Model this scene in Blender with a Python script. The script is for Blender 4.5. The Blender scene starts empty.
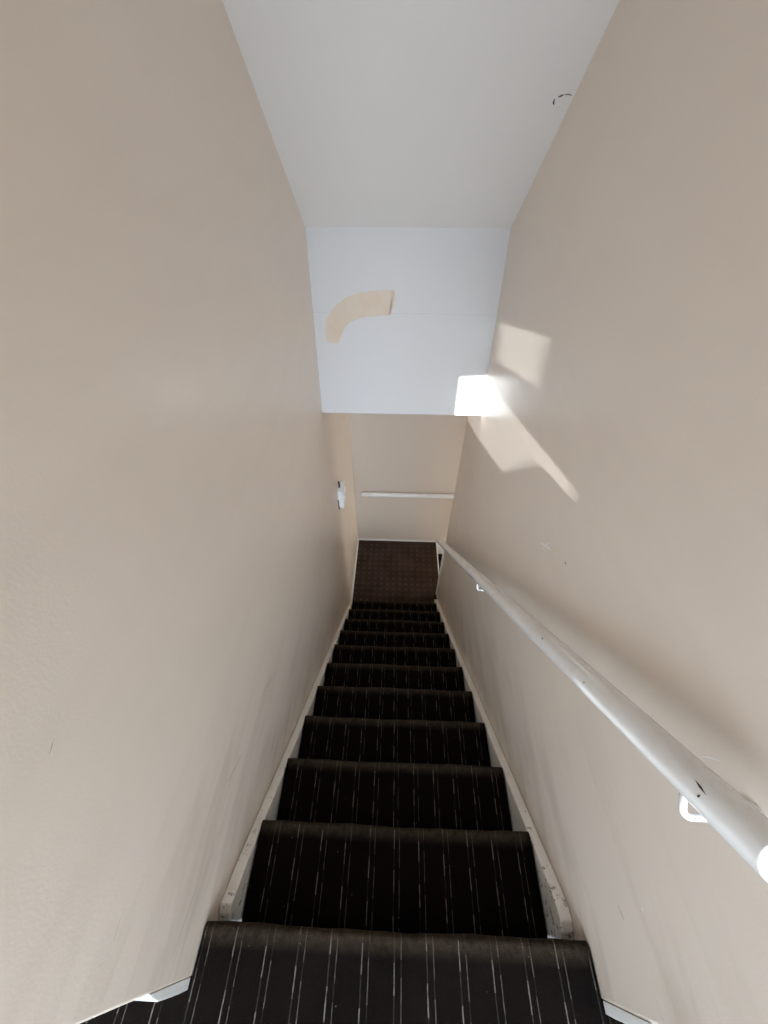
import bpy, bmesh, math, random
from mathutils import Vector, Matrix
from mathutils.geometry import tessellate_polygon
random.seed(7)
SC = bpy.context.scene
COL = SC.collection

# ------------------------------------------------------------------ sizes (metres)
W = .96                       # clear width between the stair walls
RISE, GOING = .2146, .2268
NSTEP = 11
PITCH = RISE / GOING
ZL = -NSTEP * RISE            # lower landing
YF = 3.2885                   # far wall
YR = 2.505                    # end of the right wall
YW = -.09                     # where the stair walls meet the upper hall
B_TOP, B_BOT = (2.2819, 1.0716), (2.1345, .1719)   # bulkhead face (y, z)
HZ = 2.40
HX0, HX1, HY0 = -1.7, 2.1, -1.2
ZBASE = -4.2
LX1 = 2.7

# ------------------------------------------------------------------ helpers
def link(o, parent=None):
    COL.objects.link(o)
    if parent is not None: o.parent = parent
    return o

def obj(name, bm, mat, parent=None, smooth=False, bevel=0, seg=2):
    bmesh.ops.recalc_face_normals(bm, faces=bm.faces)
    me = bpy.data.meshes.new(name); bm.to_mesh(me); bm.free()
    if smooth:
        for p in me.polygons: p.use_smooth = True
    me.materials.append(mat)
    o = bpy.data.objects.new(name, me)
    if bevel:
        b = o.modifiers.new('bevel', 'BEVEL'); b.width = bevel; b.segments = seg
        b.limit_method = 'ANGLE'; b.angle_limit = math.radians(40)
    return link(o, parent)

def struct(name, bm, mat, **k):
    o = obj(name, bm, mat, **k); o['kind'] = 'structure'; return o

def thing(name, label, cat, loc=(0, 0, 0), group=None):
    o = bpy.data.objects.new(name, None); o.empty_display_size = .05
    o.location = loc; COL.objects.link(o); o['label'] = label; o['category'] = cat
    if group: o['group'] = group
    return o

def bm_box(bm, x0, x1, y0, y1, z0, z1):
    vs = [bm.verts.new((x, y, z)) for x in (x0, x1) for y in (y0, y1) for z in (z0, z1)]
    for f in ((0, 1, 3, 2), (4, 6, 7, 5), (0, 4, 5, 1), (2, 3, 7, 6), (0, 2, 6, 4), (1, 5, 7, 3)):
        bm.faces.new([vs[i] for i in f])
    return bm

def box(*a): return bm_box(bmesh.new(), *a)

def prism_x(pts, x0, x1, bm=None):
    """polygon in (y, z) pushed from x0 to x1"""
    bm = bm or bmesh.new()
    a = [bm.verts.new((x0, y, z)) for y, z in pts]; b = [bm.verts.new((x1, y, z)) for y, z in pts]
    bm.faces.new(a); bm.faces.new(b[::-1]); n = len(pts)
    for i in range(n): bm.faces.new((a[i], b[i], b[(i + 1) % n], a[(i + 1) % n]))
    return bm

def holed_board(outer, holes, y0, y1):
    """board in the x-z plane with polygonal holes, between y0 and y1"""
    bm = bmesh.new()
    loops = [outer] + holes
    flat = [p for l in loops for p in l]
    tris = tessellate_polygon([[Vector((x, z, 0)) for x, z in l] for l in loops])
    A = [bm.verts.new((x, y0, z)) for x, z in flat]; B = [bm.verts.new((x, y1, z)) for x, z in flat]
    for t in tris:
        bm.faces.new([A[i] for i in t]); bm.faces.new([B[i] for i in t][::-1])
    k = 0
    for l in loops:
        n = len(l)
        for i in range(n):
            i0, i1 = k + i, k + (i + 1) % n
            bm.faces.new((A[i0], A[i1], B[i1], B[i0]))
        k += n
    return bm

def tube(path, r, seg=16, cap=True, bm=None, squash=None):
    bm = bm or bmesh.new()
    P = [Vector(p) for p in path]; rings = []
    ref = Vector((0, 0, 1))
    t0 = (P[1] - P[0]).normalized()
    n = t0.cross(ref)
    if n.length < 1e-3: n = t0.cross(Vector((0, 1, 0)))
    n.normalize(); prev = t0
    for i, p in enumerate(P):
        if i == 0: t = (P[1] - P[0])
        elif i == len(P) - 1: t = (P[-1] - P[-2])
        else: t = (P[i + 1] - P[i]).normalized() + (P[i] - P[i - 1]).normalized()
        t.normalize()
        q = prev.rotation_difference(t); n = q @ n; n = (n - t * n.dot(t)).normalized(); prev = t
        m = t.cross(n)
        rr = r[i] if isinstance(r, (list, tuple)) else r
        rings.append([bm.verts.new(p + (n * math.cos(a) + m * math.sin(a)) * rr)
                      for a in (2 * math.pi * k / seg for k in range(seg))])
    for a, b in zip(rings, rings[1:]):
        for k in range(seg): bm.faces.new((a[k], a[(k + 1) % seg], b[(k + 1) % seg], b[k]))
    if cap:
        bm.faces.new(rings[0][::-1]); bm.faces.new(rings[-1])
    return bm

# ------------------------------------------------------------------ materials
def mat(name):
    m = bpy.data.materials.new(name); m.use_nodes = True
    nt = m.node_tree; return m, nt, nt.nodes['Principled BSDF']

def N(nt, t, **k):
    n = nt.nodes.new(t)
    for a, v in k.items(): setattr(n, a, v)
    return n

def mixc(nt, fac, a, b):
    n = N(nt, 'ShaderNodeMix', data_type='RGBA')
    for s, v in ((n.inputs[0], fac), (n.inputs[6], a), (n.inputs[7], b)):
        if hasattr(v, 'is_linked'): nt.links.new(v, s)
        elif isinstance(v, (int, float)): s.default_value = v
        else: s.default_value = (*v, 1)
    return n.outputs[2]

def ramp(nt, src, stops):
    n = N(nt, 'ShaderNodeValToRGB'); nt.links.new(src, n.inputs[0]); e = n.color_ramp.elements
    while len(e) < len(stops): e.new(.5)
    for s, (p, c) in zip(e, stops):
        s.position = p; s.color = (*(c if isinstance(c, tuple) else (c,) * 3), 1)
    return n.outputs[0]

def noise(nt, co, scale, detail=3, rough=.55, dist=0):
    n = N(nt, 'ShaderNodeTexNoise'); nt.links.new(co, n.inputs['Vector'])
    n.inputs['Scale'].default_value = scale; n.inputs['Detail'].default_value = detail
    n.inputs['Roughness'].default_value = rough; n.inputs['Distortion'].default_value = dist
    return n.outputs[0]

def mapping(nt, co, scale=(1, 1, 1), rot=(0, 0, 0), loc=(0, 0, 0)):
    n = N(nt, 'ShaderNodeMapping'); nt.links.new(co, n.inputs[0])
    n.inputs['Scale'].default_value = scale; n.inputs['Rotation'].default_value = rot
    n.inputs['Location'].default_value = loc
    return n.outputs[0]

def math_(nt, op, *a, clamp=False):
    n = N(nt, 'ShaderNodeMath', operation=op); n.use_clamp = clamp
    for i, v in enumerate(a):
        if hasattr(v, 'is_linked'): nt.links.new(v, n.inputs[i])
        else: n.inputs[i].default_value = v
    return n.outputs[0]

def bump(nt, bsdf, h, strength, dist):
    b = N(nt, 'ShaderNodeBump'); b.inputs['Strength'].default_value = strength
    b.inputs['Distance'].default_value = dist
    nt.links.new(h, b.inputs['Height']); nt.links.new(b.outputs[0], bsdf.inputs['Normal'])

def wall_paint(name, col, dirt, rough=.32, scuff=.55, peel=.17, spec=.5):
    m, nt, b = mat(name)
    co = N(nt, 'ShaderNodeTexCoord').outputs['Object']
    big = ramp(nt, noise(nt, co, 1.6, 5, .6, .5), [(.35, 0.), (.75, 1.)])
    # hand grime: long soft streaks dragged down along the flight
    st = mapping(nt, co, (1, 1.6, 7.), (math.radians(-44), 0, 0))
    streak = ramp(nt, noise(nt, st, 1.5, 4, .6, .4), [(.46, 0.), (.70, 1.)])
    sp = N(nt, 'ShaderNodeSeparateXYZ'); nt.links.new(co, sp.inputs[0])
    hgt = math_(nt, 'ADD', sp.outputs[2], math_(nt, 'MULTIPLY', sp.outputs[1], PITCH))     # height above the flight
    low = ramp(nt, hgt, [(.1, 1.), (.75, .12)])                                            # hands and bags rub low down
    streak = math_(nt, 'MULTIPLY', streak, low)
    f = math_(nt, 'ADD', math_(nt, 'MULTIPLY', big, .08), math_(nt, 'MULTIPLY', streak, scuff), clamp=True)
    c = mixc(nt, f, col, dirt)
    nt.links.new(c, b.inputs['Base Color'])
    r = math_(nt, 'ADD', math_(nt, 'MULTIPLY', noise(nt, co, 5, 3), .16), rough - .08)
    nt.links.new(r, b.inputs['Roughness']); b.inputs['Specular IOR Level'].default_value = spec
    h = math_(nt, 'ADD', math_(nt, 'MULTIPLY', noise(nt, co, 190, 2, .5), .4), noise(nt, co, 7, 3))
    bump(nt, b, h, peel, .003)
    return m

CREAM = wall_paint('cream_silk_wall_paint', (.745, .652, .558), (.45, .375, .29))
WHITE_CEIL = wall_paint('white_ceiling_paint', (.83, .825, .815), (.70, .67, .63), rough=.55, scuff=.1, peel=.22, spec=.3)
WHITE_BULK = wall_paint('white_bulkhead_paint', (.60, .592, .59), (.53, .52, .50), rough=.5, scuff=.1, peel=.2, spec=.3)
PATCHC, nt, b = mat('bare_filler')
co = N(nt, 'ShaderNodeTexCoord').outputs['Object']
nt.links.new(ramp(nt, noise(nt, mapping(nt, co, (2, 1, 2)), 6, 5), [(.3, (.60, .49, .37)), (.7, (.64, .55, .45))]), b.inputs['Base Color'])
b.inputs['Roughness'].default_value = .7

def gloss_paint(name, col, chips=False, rough=.22):
    m, nt, b = mat(name)
    co = N(nt, 'ShaderNodeTexCoord').outputs['Object']
    c = mixc(nt, ramp(nt, noise(nt, co, 11, 4), [(.5, 0.), (.85, .35)]), col, (.55, .48, .38))
    if chips:
        sx = N(nt, 'ShaderNodeSeparateXYZ'); nt.links.new(co, sx.inputs[0])
        near = ramp(nt, sx.outputs[1], [(.0, 1.), (.55, 0.)])      # worn where feet knock it, at the head of the flight
        nz = noise(nt, co, 48, 5, .7)
        thr = math_(nt, 'ADD', nz, math_(nt, 'MULTIPLY', near, .10))
        k = ramp(nt, thr, [(.66, 0.), (.71, 1.)])
        c = mixc(nt, math_(nt, 'MULTIPLY', k, .85), c, (.16, .12, .08))
    nt.links.new(c, b.inputs['Base Color']); b.inputs['Roughness'].default_value = rough
    bump(nt, b, noise(nt, co, 40, 2), .12, .002)
    return m
GLOSS = gloss_paint('white_gloss_paint', (.78, .77, .74))
GLOSSW = gloss_paint('worn_white_gloss_paint', (.88, .855, .81), chips=True, rough=.3)
RAILM = gloss_paint('handrail_gloss_paint', (.80, .79, .77), rough=.16)

def flat(name, col, rough=.5, spec=.5):
    m, nt, b = mat(name)
    co = N(nt, 'ShaderNodeTexCoord').outputs['Object']
    c = mixc(nt, noise(nt, co, 30, 2), [v * .9 for v in col], [min(1, v * 1.08) for v in col])
    nt.links.new(c, b.inputs['Base Color']); b.inputs['Roughness'].default_value = rough
    b.inputs['Specular IOR Level'].default_value = spec
    return m
DARK = flat('dark_mark', (.03, .028, .025), .8)
GREYMARK = flat('grey_scuff', (.42, .38, .33), .7)
PALEGREY = flat('pale_joint', (.47, .465, .45), .6)
PALEMARK = flat('pale_chip', (.88, .86, .82), .5)
PLASTIC = flat('white_switch_plastic', (.82, .81, .80), .3)
TIMBER = flat('stair_timber', (.22, .17, .13), .6)
OUT = flat('white_window_frame', (.8, .8, .8), .4)

def carpet(name, striped=True):
    m, nt, b = mat(name)
    uv = N(nt, 'ShaderNodeUVMap', uv_map='UVMap').outputs[0]
    s = N(nt, 'ShaderNodeSeparateXYZ'); nt.links.new(uv, s.inputs[0]); u, v = s.outputs[0], s.outputs[1]
    co = N(nt, 'ShaderNodeTexCoord').outputs['Object']
    base = ramp(nt, noise(nt, co, 5, 4), [(.3, (.0032, .0021, .0016)), (.7, (.0065, .0041, .0031))])
    pile = noise(nt, co, 420, 2, .7)
    base = mixc(nt, ramp(nt, pile, [(.5, 0.), (.8, .55)]), base, (.010, .0078, .0064))
    # wobble so woven lines are not ruler straight
    wob = math_(nt, 'MULTIPLY', math_(nt, 'SUBTRACT', noise(nt, co, 28, 2), .5), .0022)
    uu = math_(nt, 'ADD', u, wob)
    per = .0784
    def line(off, half, dash, phase):
        t = math_(nt, 'FRACT', math_(nt, 'DIVIDE', math_(nt, 'SUBTRACT', uu, off - 10 * per), per))
        d = math_(nt, 'MULTIPLY', math_(nt, 'ABSOLUTE', math_(nt, 'SUBTRACT', t, .5)), per)
        l = math_(nt, 'LESS_THAN', d, half)
        idx = math_(nt, 'FLOOR', math_(nt, 'DIVIDE', math_(nt, 'SUBTRACT', uu, off - 10 * per), per))
        sh = math_(nt, 'MULTIPLY', idx, .29)
        q = math_(nt, 'FRACT', math_(nt, 'ADD', math_(nt, 'ADD', math_(nt, 'DIVIDE', v, .1), phase), sh))
        dd = math_(nt, 'LESS_THAN', q, dash)
        return math_(nt, 'MULTIPLY', l, math_(nt, 'ADD', math_(nt, 'MULTIPLY', dd, .8), .2))
    l1 = line(.480 + per / 2, .0014, .5, .2)
    l2 = line(.4965 + per / 2, .0011, .72, .65)
    k = math_(nt, 'MAXIMUM', l1, math_(nt, 'MULTIPLY', l2, .6))
    k = math_(nt, 'MULTIPLY', k, ramp(nt, noise(nt, co, 60, 3), [(.3, .35), (.6, 1.)]))
    c = mixc(nt, k, base, (.14, .125, .11))
    # trodden dust on the nosings (second uv layer: distance from the nosing)
    uv2 = N(nt, 'ShaderNodeUVMap', uv_map='nosing').outputs[0]
    s2 = N(nt, 'ShaderNodeSeparateXYZ'); nt.links.new(uv2, s2.inputs[0])
    dn = ramp(nt, s2.outputs[1], [(.0, 1.), (.018, .9), (.045, 0.)])
    dn = math_(nt, 'MULTIPLY', dn, ramp(nt, noise(nt, co, 55, 4, .7), [(.3, .25), (.62, .8)]))
    c = mixc(nt, math_(nt, 'MULTIPLY', dn, .8), c, (.060, .043, .028))
    # lint
    vn = N(nt, 'ShaderNodeTexVoronoi'); vn.inputs['Scale'].default_value = 26; nt.links.new(co, vn.inputs['Vector'])
    lint = math_(nt, 'MULTIPLY', math_(nt, 'LESS_THAN', vn.outputs['Distance'], .035), .5)
    c = mixc(nt, lint, c, (.25, .22, .2))
    nt.links.new(c, b.inputs['Base Color']); b.inputs['Roughness'].default_value = .95
    b.inputs['Specular IOR Level'].default_value = .05
    b.inputs['Sheen Weight'].default_value = .008; b.inputs['Sheen Roughness'].default_value = .5
    bump(nt, b, pile, .6, .004)
    return m
CARPET = carpet('dark_striped_stair_carpet')

def landing_carpet():
    m, nt, b = mat('brown_dotted_landing_carpet')
    co = N(nt, 'ShaderNodeTexCoord').outputs['Object']
    s = N(nt, 'ShaderNodeSeparateXYZ'); nt.links.new(co, s.inputs[0])
    base = ramp(nt, noise(nt, co, 6, 4), [(.3, (.036, .0225, .017)), (.7, (.055, .035, .026))])
    def sq(v, p):
        t = math_(nt, 'FRACT', math_(nt, 'DIVIDE', v, p))
        return math_(nt, 'LESS_THAN', math_(nt, 'ABSOLUTE', math_(nt, 'SUBTRACT', t, .5)), .24)
    d = math_(nt, 'MULTIPLY', sq(s.outputs[0], .072), sq(s.outputs[1], .072))
    d = math_(nt, 'MULTIPLY', d, ramp(nt, noise(nt, co, 3.5, 3), [(.35, .25), (.65, 1.)]))
    c = mixc(nt, math_(nt, 'MULTIPLY', d, .5), base, (.095, .066, .05))
    pile = noise(nt, co, 300, 2)
    nt.links.new(c, b.inputs['Base Color']); b.inputs['Roughness'].default_value = .95
    b.inputs['Specular IOR Level'].default_value = .1
    bump(nt, b, pile, .5, .004)
    return m
LCARPET = landing_carpet()

# ------------------------------------------------------------------ carpet strips that run over a step
def carpet_strip(name, path, dn, x0, x1, parent, mat_=None, amp=.0018, seed=0, th=.009, nx=24, v0=0., flipx=None):
    """path: outer surface (y,z) from the back of the tread to the foot of the riser; dn: distance of each point from the nosing"""
    rnd = random.Random(seed)
    ph = [rnd.uniform(0, 6.28) for _ in range(4)]
    bm = bmesh.new(); u1 = bm.loops.layers.uv.new('UVMap'); u2 = bm.loops.layers.uv.new('nosing')
    n = len(path); nor = []
    for i in range(n):
        a = Vector(path[max(0, i - 1)]); c = Vector(path[min(n - 1, i + 1)]); t = (c - a).normalized()
        nor.append(Vector((-t.y, t.x)))   # outward (up on the tread, forward on the riser)
    arc = [v0]
    for i in range(1, n): arc.append(arc[-1] + (Vector(path[i]) - Vector(path[i - 1])).length)
    O, I = [], []
    for i, p in enumerate(path):
        ro, ri = [], []
        for k in range(nx + 1):
            x = x0 + (x1 - x0) * k / nx
            w = (math.sin(x * 9 + ph[0]) + .6 * math.sin(x * 23 + ph[1]) + .35 * math.sin(x * 61 + ph[2])) * amp
            w *= math.exp(-(dn[i] / .09) ** 2)
            q = Vector(p) + nor[i] * w
            ro.append(bm.verts.new((x, q.x, q.y)))
            q2 = Vector(p) - nor[i] * th
            ri.append(bm.verts.new((x, q2.x, q2.y)))
        O.append(ro); I.append(ri)
    def face(vs, idx):
        f = bm.faces.new(vs)
        for l, (i, k) in zip(f.loops, idx):
            l[u1].uv = (x0 + (x1 - x0) * k / nx, arc[i]); l[u2].uv = (0, dn[i])
    for i in range(n - 1):
        for k in range(nx):
            face((O[i][k], O[i][k + 1], O[i + 1][k + 1], O[i + 1][k]), ((i, k), (i, k + 1), (i + 1, k + 1), (i + 1, k)))
            face((I[i][k], I[i + 1][k], I[i + 1][k + 1], I[i][k + 1]), ((i, k), (i + 1, k), (i + 1, k + 1), (i, k + 1)))
        for k in (0, nx):
            face((O[i][k], O[i + 1][k], I[i + 1][k], I[i][k]), ((i, k),) * 2 + ((i + 1, k),) * 2)
    for i in (0, n - 1):
        for k in range(nx):
            face((O[i][k], O[i][k + 1], I[i][k + 1], I[i][k]), ((i, k), (i, k + 1), (i, k + 1), (i, k)))
    return obj(name, bm, mat_ or CARPET, parent, smooth=True), arc[-1]

R = .017
def step_path(y, z, back, drop, over=.022):
    """tread from y-back to the rounded nosing at (y, z), then the riser"""
    pts, dn = [], []
    m = 7
    for k in range(m):
        yy = y - back + (back - R) * k / (m - 1)
        pts.append((yy, z - .002 * (1 if k == 0 else 0))); dn.append(y - yy)
    for k in range(1, 9):
        a = math.pi / 2 - math.pi * k / 8
        pts.append((y - R + R * math.cos(a), z - R + R * math.sin(a))); dn.append(.004)
    pts.append((y - over, z - 2 * R - .012)); dn.append(.03)
    for k in range(1, 4):
        pts.append((y - over, z - 2 * R - .012 - (drop - 2 * R - .012) * k / 3)); dn.append(.05 + .05 * k)
    return pts, dn

# ------------------------------------------------------------------ the upper flight
stairs = thing('staircase', 'steep straight flight of dark carpeted stairs descending between two cream walls', 'staircase', (0, 0, 0))
XI0, XI1 = .038, W - .038
vrun = 0
# top step: reaches wall to wall
p, d = step_path(0, 0, .62, RISE - .009)
tb = box(.002, W - .002, -.55, -.035, -RISE + .002, -.012)
top = obj('step', tb, TIMBER, stairs)
_, vrun = carpet_strip('stair_carpet', p, d, .003, W - .003, top, seed=1, v0=0., nx=40)
for i in range(1, NSTEP):
    y, z = i * GOING, -i * RISE
    back = GOING + .021
    p, d = step_path(y, z, back, RISE - .009)
    tb = box(XI0, XI1, y - GOING - .012, y - .035, z - RISE + .012, z - .0115)
    st = obj('step', tb, TIMBER, stairs)
    _, vrun = carpet_strip('stair_carpet', p, d, XI0 + .001, XI1 - .001, st, seed=i + 1, v0=vrun, nx=30)

def nz(y): return -y * PITCH
def stringer(x0, x1, off, yend, name='stringer'):
    top = [(-.005, nz(0) - .112), (.012, -.098), (.032, -.088 + .0), (.06, nz(.06) + off - .008), (.1, nz(.1) + off)]
    for k in range(1, 9): yy = .1 + (yend - .1) * k / 8; top.append((yy, nz(yy) + off))
    bot = [(yend + .012, nz(yend) + off - .03), (yend + .012, nz(yend) + off - .30), (-.005, -.42)]
    bm = prism_x(top + bot, x0, x1)
    return obj(name, bm, GLOSSW, stairs, bevel=.004)
sl = stringer(.001, .034, -.048, 2.27); sl['label'] = 'white stringer along the left wall, paint chipped at its head'
sr = stringer(W - .034, W - .001, -.030, 2.40); sr['label'] = 'white stringer along the right wall'

# ------------------------------------------------------------------ the lower landing and the flight turning off it
land = box(-.0, 1.0, 10 * GOING - .02, YF, ZL - .05, ZL)
struct('floor_landing', land, LCARPET, bevel=.012)
struct('trim_1', box(.0, .014, 10 * GOING + .02, YF, ZL, ZL + .03), GLOSS, bevel=.004)
struct('trim_2', box(.014, 1.02, YF - .012, YF, ZL, ZL + .022), GLOSS, bevel=.004)
struct('trim_3', box(.998, 1.012, YR + .004, YF - .02, ZL - .07, ZL + .004), GLOSS, bevel=.004)
lower = thing('staircase', 'dark carpeted steps turning off to the right below the brown landing', 'staircase', (1.0, YR, ZL))
for i in range(1, 6):
    x0 = 1.012 + (i - 1) * GOING; z = -i * RISE
    s = obj('step', box(x0 - 1.0, x0 - 1.0 + GOING, .004, YF - YR - .022, z - RISE, z), CARPET, lower, bevel=.012)
    me = s.data; 
    for nm in ('UVMap', 'nosing'):
        l = me.uv_layers.new(name=nm)
        for lp in me.loops:
            c = me.vertices[lp.vertex_index].co
            l.data[lp.index].uv = (c.y, c.x) if nm == 'UVMap' else (0, .4)
pts = [(1.0, ZL - .001), (1.0 + .09, ZL - .001 - .02)]
# skirting of the far wall, running down beside those steps
bm = bmesh.new()
xs = [1.012, 1.012 + 5 * GOING]
prof = [(xs[0], ZL - .26), (xs[0], ZL + .03), (xs[0] + .1, ZL + .02), (xs[1], ZL + .02 - (xs[1] - xs[0] - .1) * PITCH), (xs[1], ZL - .3 - (xs[1] - xs[0]) * PITCH)]
a = [bm.verts.new((x, YF - .018, z)) for x, z in prof]; b2 = [bm.verts.new((x, YF, z)) for x, z in prof]
bm.faces.new(a); bm.faces.new(b2[::-1])
for i in range(5): bm.faces.new((a[i], b2[i], b2[(i + 1) % 5], a[(i + 1) % 5]))
struct('baseboard_far', bm, GLOSS, bevel=.003)

# ------------------------------------------------------------------ walls and ceilings of the stair
wl = struct('wall_left', prism_x([(YW, 0), (YW, HZ + .1), (YF + .1, HZ + .1), (YF + .1, ZBASE), (YW, ZBASE)], -.12, 0), CREAM, bevel=.004)
wr = struct('wall_right', prism_x([(YW, 0), (YW, HZ + .1), (YR, HZ + .1), (YR, ZBASE), (YW, ZBASE)], W, W + .1), CREAM, bevel=.006)
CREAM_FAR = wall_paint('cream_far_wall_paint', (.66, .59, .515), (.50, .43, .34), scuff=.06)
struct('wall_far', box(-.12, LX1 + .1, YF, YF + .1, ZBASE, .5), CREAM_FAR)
struct('wall_inner', box(W + .1, LX1 + .1, YR - .1, YR, ZBASE, .4), CREAM)
struct('trim_4', box(W - .010, W + .002, YR - .006, YR + .010, ZL - .18, -1.54), GLOSS, bevel=.003)
ceil = struct('ceiling', prism_x([(YW - .02, HZ), (.66, HZ), B_TOP, (B_TOP[0], B_TOP[1] + .3), (.7, HZ + .25), (YW - .02, HZ + .25)], -.05, W + .05), WHITE_CEIL)
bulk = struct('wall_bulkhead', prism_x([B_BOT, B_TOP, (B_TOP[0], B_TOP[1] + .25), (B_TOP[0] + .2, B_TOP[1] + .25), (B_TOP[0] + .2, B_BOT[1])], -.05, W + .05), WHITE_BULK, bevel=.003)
struct('ceiling', box(-.05, LX1 + .05, B_TOP[0] + .19, YF + .05, B_BOT[1], B_BOT[1] + .2), WHITE_CEIL)

# bulkhead local frame for marks on its face
bn = Vector((0, -(B_TOP[1] - B_BOT[1]), B_TOP[0] - B_BOT[0])).normalized()
def on_bulk(x, z, h): 
    t = (z - B_BOT[1]) / (B_TOP[1] - B_BOT[1])
    return Vector((x, B_BOT[0] + t * (B_TOP[0] - B_BOT[0]), z)) + bn * h
def ribbon(name, pts, widths, place, matl, parent, th=.0012):
    """thin raised smear following pts (2-D), given width at each point"""
    bm = bmesh.new(); n = len(pts); A, B = [], []
    for i, p in enumerate(pts):
        a = Vector(pts[max(0, i - 1)]); c = Vector(pts[min(n - 1, i + 1)]); t = (c - a).normalized(); nn = Vector((-t.y, t.x))
        for sgn, L in ((1, A), (-1, B)):
            q = Vector(p) + nn * sgn * widths[i] / 2
            L.append((bm.verts.new(place(q.x, q.y, th)), bm.verts.new(place(q.x, q.y, -.001))))
    for i in range(n - 1):
        bm.faces.new((A[i][0], A[i + 1][0], B[i + 1][0], B[i][0])); bm.faces.new((A[i][1], B[i][1], B[i + 1][1], A[i + 1][1]))
        bm.faces.new((A[i][0], A[i][1], A[i + 1][1], A[i + 1][0])); bm.faces.new((B[i][0], B[i + 1][0], B[i + 1][1], B[i][1]))
    for i in (0, n - 1): bm.faces.new((A[i][0], B[i][0], B[i][1], A[i][1]))
    return obj(name, bm, matl, parent)

rnd = random.Random(3)
ctrl = [(.093, .568), (.098, .60), (.114, .664), (.150, .705), (.195, .732), (.26, .752), (.32, .757), (.385, .764), (.408, .768), (.428, .762)]
ctw = [.062, .082, .098, .104, .108, .112, .118, .114, .10, .045]
P2, W2 = [], []
for i in range(len(ctrl) - 1):
    for k in range(7):
        t = k / 7
        P2.append([ctrl[i][j] * (1 - t) + ctrl[i + 1][j] * t for j in (0, 1)])
        W2.append(ctw[i] * (1 - t) + ctw[i + 1] * t + rnd.uniform(-.008, .008))
P2.append(ctrl[-1]); W2.append(ctw[-1] * .9)
pt = ribbon('filler_patch', P2, W2, on_bulk, PATCHC, bulk); pt['label'] = 'curved tan smear of bare filler'
ribbon('board_joint', [(0.0, .715), (.3, .712), (.6, .716), (W, .713)], [.0012, .0012, .0012, .0012], on_bulk, PALEGREY, bulk, th=.0003)
def on_ceil(x, y, h):
    z = B_TOP[1] + .8192 * (B_TOP[0] - y); nn = Vector((0, -.8192, -1)).normalized()
    return Vector((x, y, z)) + nn * h
ribbon('ceiling_crack', [(.911, 1.812), (.907, 1.806), (.905, 1.797)], [.002, .005, .002], on_ceil, DARK, ceil, th=.0006)
ribbon('ceiling_crack', [(.914, 1.793), (.921, 1.790), (.927, 1.788)], [.002, .0045, .002], on_ceil, DARK, ceil, th=.0006)
ribbon('ceiling_crack', [(.930, 1.787), (.94, 1.786), (.952, 1.789)], [.0015, .002, .001], on_ceil, DARK, ceil, th=.0006)

# scuffs and chips on the walls
on_l = lambda y, z, h: Vector((h, y, z))
on_r = lambda y, z, h: Vector((W - h, y, z))
def mark(wall, pl, a, b, w, m, name='scuff'):
    mid = [(a[0] + b[0]) / 2 + (b[1] - a[1]) * .06, (a[1] + b[1]) / 2]
    return ribbon(name, [a, mid, b], [w * .3, w, w * .3], pl, m, wall, th=.0004)
for a, b_ in [((.182, .828), (.200, .836)), ((-.011, .456), (.028, .462)), ((-.047, .161), (.06, .129)), ((.276, .102), (.354, .05)), ((.552, -.011), (.67, -.102))]:
    mark(wl, on_l, a, b_, .0018, GREYMARK)
mark(wr, on_r, (.944, .401), (.872, .451), .008, PALEMARK, 'paint_chip')
mark(wr, on_r, (.917, .401), (.900, .453), .006, PALEMARK, 'paint_chip')
mark(wr, on_r, (.782, .506), (.772, .508), .004, DARK, 'nail_hole')
mark(wr, on_r, (.066, .332), (.061, .330), .004, PALEMARK, 'paint_chip')
mark(wr, on_r, (.067, .224), (.045, .234), .0018, GREYMARK)
mark(wr, on_r, (.244, .693), (.228, .736), .0018, PALEMARK)
mark(wr, on_r, (.209, .675), (.199, .699), .0018, PALEMARK)

# ------------------------------------------------------------------ skirting stubs at the head of the walls
def skirt_profile(x0, x1, name):
    pr = [(YW - .020, .0), (YW - .020, .05), (YW - .018, .12), (YW - .016, .17), (YW - .006, .21), (YW, .225), (YW, .0)]
    return struct(name, prism_x(pr, x0, x1), GLOSS, bevel=.0015)
skirt_profile(HX0, 0, 'baseboard_left'); skirt_profile(W, HX1, 'baseboard_right')

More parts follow.
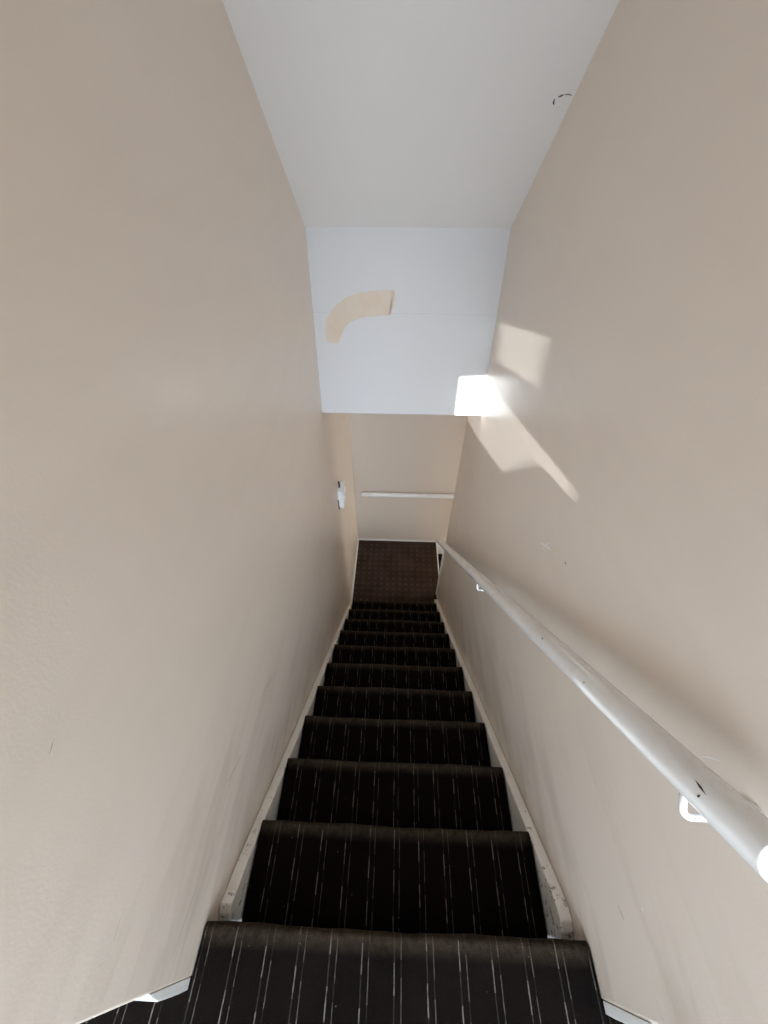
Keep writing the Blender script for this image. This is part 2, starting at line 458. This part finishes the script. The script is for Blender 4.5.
# ------------------------------------------------------------------ main handrail (right wall)
XR = W - .082; RR = .0268
def rail_z(y): return .861 - (y - .105) * .943
ya, yb_ = .106, 2.43
hr = thing('handrail', 'long white round handrail sloping down the right wall beside the stairs', 'handrail', (W, 1.2, rail_z(1.2)))
org = Vector((W, 1.2, rail_z(1.2)))
path = []
for k in range(25):
    y = ya + (yb_ - ya) * k / 24
    path.append(Vector((XR, y, rail_z(y) + .0015 * math.sin(y * 3))) - org)
e = (path[0] - path[1]).normalized()
rad = [RR] * 25
path = [path[0] + e * .004] + path; rad = [RR * .86] + rad
e2 = (path[-1] - path[-2]).normalized(); path.append(path[-1] + e2 * .006); rad.append(RR * .7)
obj('rail', tube(path, rad, 28), RAILM, hr, smooth=True).modifiers.new('w', 'WEIGHTED_NORMAL')
hole_y = (.42, .60)
def bracket(y):
    z = rail_z(y); c = Vector((XR, y, z)) - org
    al = math.atan(.943); nd = Vector((0, -math.sin(al), -math.cos(al)))     # square to the rail
    b0 = c + Vector((-.016, 0, 0))
    pts = [b0 + nd * (RR * .65), b0 + nd * (RR + .010)]
    for k in range(1, 7):
        a = math.pi / 2 * k / 6
        pts.append(b0 + nd * (RR + .010 + .013 * math.sin(a)) + Vector((.013 * (1 - math.cos(a)), 0, 0)))
    pts.append(Vector((-.004, pts[-1].y, pts[-1].z)))
    b_ = obj('bracket', tube(pts, .0052, 12), GLOSS, hr, smooth=True)
    c = Vector((0, pts[-1].y, 0))
    bmw = tube([Vector((-.0005, c.y, pts[-1].z)), Vector((-.006, c.y, pts[-1].z))], [.024, .022], 20)
    obj('wall_plate', bmw, GLOSS, b_, bevel=.001)
for y in (.192, 1.155, 2.30): bracket(y)
# knocks in the paint of the rail
def chip(y, ang, l, w, twist=0):
    n = Vector((-math.cos(ang), 0, math.sin(ang))); t = Vector((0, 1, -.943)).normalized()
    n = (n - t * n.dot(t)).normalized(); s = n.cross(t)
    c = Vector((XR, y, rail_z(y) + .0015 * math.sin(y * 3))) - org
    d = (t * math.cos(twist) + s * math.sin(twist)); q = n.cross(d)
    bm = bmesh.new()
    pts = [c + n * (RR - .0005) - d * l / 2, c + n * (RR - .0005) + q * w / 2, c + n * (RR - .0005) + d * l / 2, c + n * (RR - .0005) - q * w / 2]
    lo = [bm.verts.new(p_) for p_ in pts]; hi = [bm.verts.new(p_ + n * .0011) for p_ in pts]
    bm.faces.new(hi); bm.faces.new(lo[::-1])
    for i in range(4): bm.faces.new((lo[i], lo[(i + 1) % 4], hi[(i + 1) % 4], hi[i]))
    obj('paint_chip', bm, DARK, hr)
chip(.168, .85, .022, .003, -.22); chip(.165, .42, .006, .003, 1.2)
chip(.555, .8, .008, .005); chip(.385, .5, .005, .003)

# ------------------------------------------------------------------ handrail on the far wall
zf = -1.512
hr2 = thing('handrail', 'short white level handrail fixed across the far wall above the landing', 'handrail', (.6, YF, zf))
o2 = Vector((.6, YF, zf))
pp = [Vector((.085, YF - .058, zf)) - o2]
for k in range(1, 9): pp.append(Vector((.085 + 1.02 * k / 8, YF - .058, zf)) - o2)
for k in range(1, 6):
    a = math.atan(PITCH) * k / 5
    pp.append(pp[-1] + Vector((math.cos(a), 0, -math.sin(a))) * .03)
pp.append(pp[-1] + Vector((math.cos(a), 0, -math.sin(a))) * .9)
obj('rail', tube(pp, .027, 20), RAILM, hr2, smooth=True)
for x in (.22, .88):
    c = Vector((x, YF - .058, zf)) - o2
    b_ = obj('bracket', tube([c + Vector((0, 0, -.022)), c + Vector((0, .0, -.045)), c + Vector((0, .012, -.058)), c + Vector((0, .056, -.06))], .006, 10), GLOSS, hr2, smooth=True)

# ------------------------------------------------------------------ light switch on the left wall
SY, SZ = 2.37, -.71
sw = thing('light_switch', 'small white light switch box with dark cable on the left wall above the landing', 'light switch', (0, SY, SZ))
obj('back_box', box(0, .034, -.070, .070, -.095, .075), PLASTIC, sw, bevel=.006)
pl = obj('switch_plate', box(.034, .044, -.078, .078, -.10, .08), PLASTIC, sw, bevel=.004)
for dy in (-.035, .035):
    bm = bmesh.new(); bm_box(bm, .044, .054, dy - .02, dy + .02, -.045, .025)
    for v in bm.verts:
        if v.co.x > .05 and v.co.z < 0: v.co.x -= .006
    obj('rocker', bm, PLASTIC, pl, bevel=.0015)
obj('cable', tube([(.010, -.01, .070), (.012, -.008, .10), (.010, -.01, .135)], .007, 10), DARK, sw, smooth=True)
obj('side_shadow', box(0, .006, -.077, -.0695, -.11, -.01), DARK, sw)  # dark strip drawn in for the shadow along the box edge

# ------------------------------------------------------------------ upper hall behind the camera
fl = struct('floor', box(HX0 - .05, HX1 + .05, HY0 - .05, YW + .0, -.10, -.0012), CARPET)
me = fl.data
for nm in ('UVMap', 'nosing'):
    l = me.uv_layers.new(name=nm)
    for lp in me.loops:
        c = me.vertices[lp.vertex_index].co
        l.data[lp.index].uv = (c.x, c.y) if nm == 'UVMap' else (0, .4)
struct('wall_hall_left', box(HX0 - .05, -.12, YW, YW + .12, -.1, HZ + .1), CREAM)
struct('wall_hall_right', box(W + .1, HX1 + .05, YW, YW + .12, -.1, HZ + .1), CREAM)
struct('ceiling_hall', box(HX0 - .05, HX1 + .05, HY0 - .05, YW + .005, HZ, HZ + .2), WHITE_CEIL)
# back wall: an added, unseen board has holes cut to shape the sun patches
WX0, WX1, WZ0, WZ1 = .43, .80, .95, 1.74
LOWX0, LOWX1, LOWZ0, LOWZ1 = -.9, .38, .12, 2.05
W6 = (.86, 1.85)  # unseen window span added to brighten the left wall
def rect(x0, x1, z0, z1): return [(x0, z0), (x0, z1), (x1, z1), (x1, z0)]
struct('wall_back', holed_board([(HX0 - .1, -.1), (HX1 + .1, -.1), (HX1 + .1, HZ + .1), (HX0 - .1, HZ + .1)],
       [rect(WX0, WX1, WZ0, WZ1), rect(LOWX0, LOWX1, LOWZ0, LOWZ1), rect(*W6, LOWZ0, LOWZ1)], HY0 - .1, HY0), CREAM)
SUN_HOLE_A = [(.638, 1.487), (.627, 1.677), (.697, 1.670), (.699, 1.498)]  # holes traced back along the sun from the patches they cast
SUN_HOLE_B = [(.4715, 1.00), (.4715, 1.375), (.6265, 1.385), (.657, 1.345), (.7505, 1.303), (.749, 1.258), (.720, 1.246), (.694, 1.044), (.627, .99)]
struct('sun_mask', holed_board(rect(WX0 - .02, WX1 + .02, WZ0 - .02, WZ1 + .02), [SUN_HOLE_A, SUN_HOLE_B], HY0 - .008, HY0 + .004), OUT)  # unseen board added to mask the sun
def casement(name, x0, x1, z0, z1):
    m = (x0 + x1) / 2
    struct(name, holed_board(rect(x0, x1, z0, z1), [rect(x0 + .05, m - .025, z0 + .05, z1 - .05), rect(m + .025, x1 - .05, z0 + .05, z1 - .05)], HY0 - .07, HY0 - .03), OUT)
casement('window_5', LOWX0, LOWX1, LOWZ0, LOWZ1); casement('fill_window_back', *W6, LOWZ0, LOWZ1)
struct('sun_blocker', box(-3.5, .24, -3.52, -3.4, -2.5, 2.7), CREAM_FAR)  # unseen slab added to stop sun leaking through the low window
struct('sun_blocker', box(.57, 4.5, -3.52, -3.4, -2.5, 2.7), CREAM_FAR)  # matching added slab on the other side of the sun's path
def end_wall(name, x0, x1, y0, y1, z0, z1, hy0, hy1, hz0, hz1):
    bm = bmesh.new()
    bm_box(bm, x0, x1, y0, y1, z0, hz0); bm_box(bm, x0, x1, y0, y1, hz1, z1)
    bm_box(bm, x0, x1, y0, hy0, hz0, hz1); bm_box(bm, x0, x1, hy1, y1, hz0, hz1)
    return struct(name, bm, CREAM)
def win_frame(name, x0, x1, hy0, hy1, hz0, hz1, t=.05):
    bm = bmesh.new()
    bm_box(bm, x0, x1, hy0, hy1, hz0, hz0 + t); bm_box(bm, x0, x1, hy0, hy1, hz1 - t, hz1)
    bm_box(bm, x0, x1, hy0, hy0 + t, hz0 + t, hz1 - t); bm_box(bm, x0, x1, hy1 - t, hy1, hz0 + t, hz1 - t)
    zm = hz0 + (hz1 - hz0) * .68
    bm_box(bm, x0, x1, hy0 + t, hy1 - t, zm - .02, zm + .02)
    return struct(name, bm, OUT)
LWIN = (-1.08, -.22, .15, 1.35)
RWIN = (-1.08, -.22, .25, 1.2)  # unseen window added for diffuse fill from the right
BWIN = (YR + .12, YF - .12, -3.3, -1.0)
end_wall('wall_hall_end_left', HX0 - .1, HX0, HY0 - .1, YW + .12, -.1, HZ + .1, *LWIN)
end_wall('wall_hall_end_right', HX1, HX1 + .1, HY0 - .1, YW + .12, -.1, HZ + .1, *RWIN)
win_frame('window_2', HX0 - .08, HX0 - .03, *LWIN); win_frame('fill_window_right', HX1 + .03, HX1 + .08, *RWIN)
end_wall('wall_lower_end', LX1, LX1 + .1, YR - .1, YF + .1, ZBASE, .4, *BWIN)
win_frame('window_4', LX1 + .03, LX1 + .08, *BWIN)
struct('floor_lower', box(.0, LX1 + .1, YR - .05, YF + .05, ZBASE - .1, ZL - 6 * RISE), LCARPET)

# ------------------------------------------------------------------ light
def area(name, loc, direction, sx, sz, power, col):
    l = bpy.data.lights.new(name, 'AREA'); l.shape = 'RECTANGLE'; l.size = sx; l.size_y = sz
    l.energy = power; l.color = col
    o = bpy.data.objects.new(name, l); o.location = loc
    o.rotation_euler = Vector(direction).to_track_quat('-Z', 'Y').to_euler(); COL.objects.link(o); return o
def winlight(name, x, dirx, win, power, col):
    area(name, (x, (win[0] + win[1]) / 2, (win[2] + win[3]) / 2), (dirx, 0, 0), win[1] - win[0], win[3] - win[2], power, col)
winlight('daylight_left', HX0 - .12, 1, LWIN, 13, (.72, .86, 1.))
winlight('fill_right', HX1 + .12, -1, RWIN, 6, (.80, .90, 1.))  # fill lamp added behind the right end opening
winlight('daylight_lower', LX1 + .12, -1, BWIN, 30, (1., .91, .78))
COOL = (.72, .85, 1.)
for x0, x1, p_lo, p_sky in ((LOWX0, LOWX1, 13, 220), (W6[0], W6[1], 9, 340)):  # second set of lamps serves the added fill window
    area('daylight_low', ((x0 + x1) / 2, HY0 - .14, .7), (0, 1, 0), x1 - x0, 1.1, p_lo, COOL)      # area lamp just outside each window, aimed level
    area('daylight_sky', ((x0 + x1) / 2, HY0 - 1.9, 2.5), (0, 1, -.48), 1.5, 1.3, p_sky, COOL)     # sky seen down through the window

s = bpy.data.lights.new('sun', 'SUN'); s.energy = 17; s.angle = math.radians(.4); s.color = (.90, .96, 1.)
so = bpy.data.objects.new('sun', s); so.location = (-2, -6, 4)
so.rotation_euler = Vector((.10, 1, -.29)).to_track_quat('-Z', 'Y').to_euler(); COL.objects.link(so)

w = bpy.data.worlds.new('World'); SC.world = w; w.use_nodes = True
bg = w.node_tree.nodes['Background']; bg.inputs[0].default_value = (.75, .87, 1, 1); bg.inputs[1].default_value = 1.0

# ------------------------------------------------------------------ camera
cam = bpy.data.cameras.new('camera'); co_ = bpy.data.objects.new('camera', cam); COL.objects.link(co_)
cam.sensor_fit = 'VERTICAL'; cam.sensor_height = 36; cam.lens = 386 / 1024 * 36; cam.clip_start = .02
pi_, ya_ = math.radians(45.3712), math.radians(-2.0726)
c, s_ = math.cos(ya_), math.sin(ya_)
r0 = Vector((c, -s_, 0)); f0 = Vector((s_, c, 0)); zz = Vector((0, 0, 1))
f = f0 * math.cos(pi_) - zz * math.sin(pi_); u = f0 * math.sin(pi_) + zz * math.cos(pi_)
M = Matrix((r0, u, -f)).transposed().to_4x4(); M.translation = Vector((.451, .0673, 1.4214)); co_.matrix_world = M
SC.camera = co_

SC.view_settings.view_transform = 'Standard'; SC.view_settings.look = 'None'
SC.view_settings.exposure = .03; SC.view_settings.gamma = 1; SC.view_settings.use_curve_mapping = False
SC.cycles.use_denoising = True; SC.cycles.max_bounces = 14; SC.cycles.diffuse_bounces = 8
SC.cycles.sample_clamp_indirect = 8
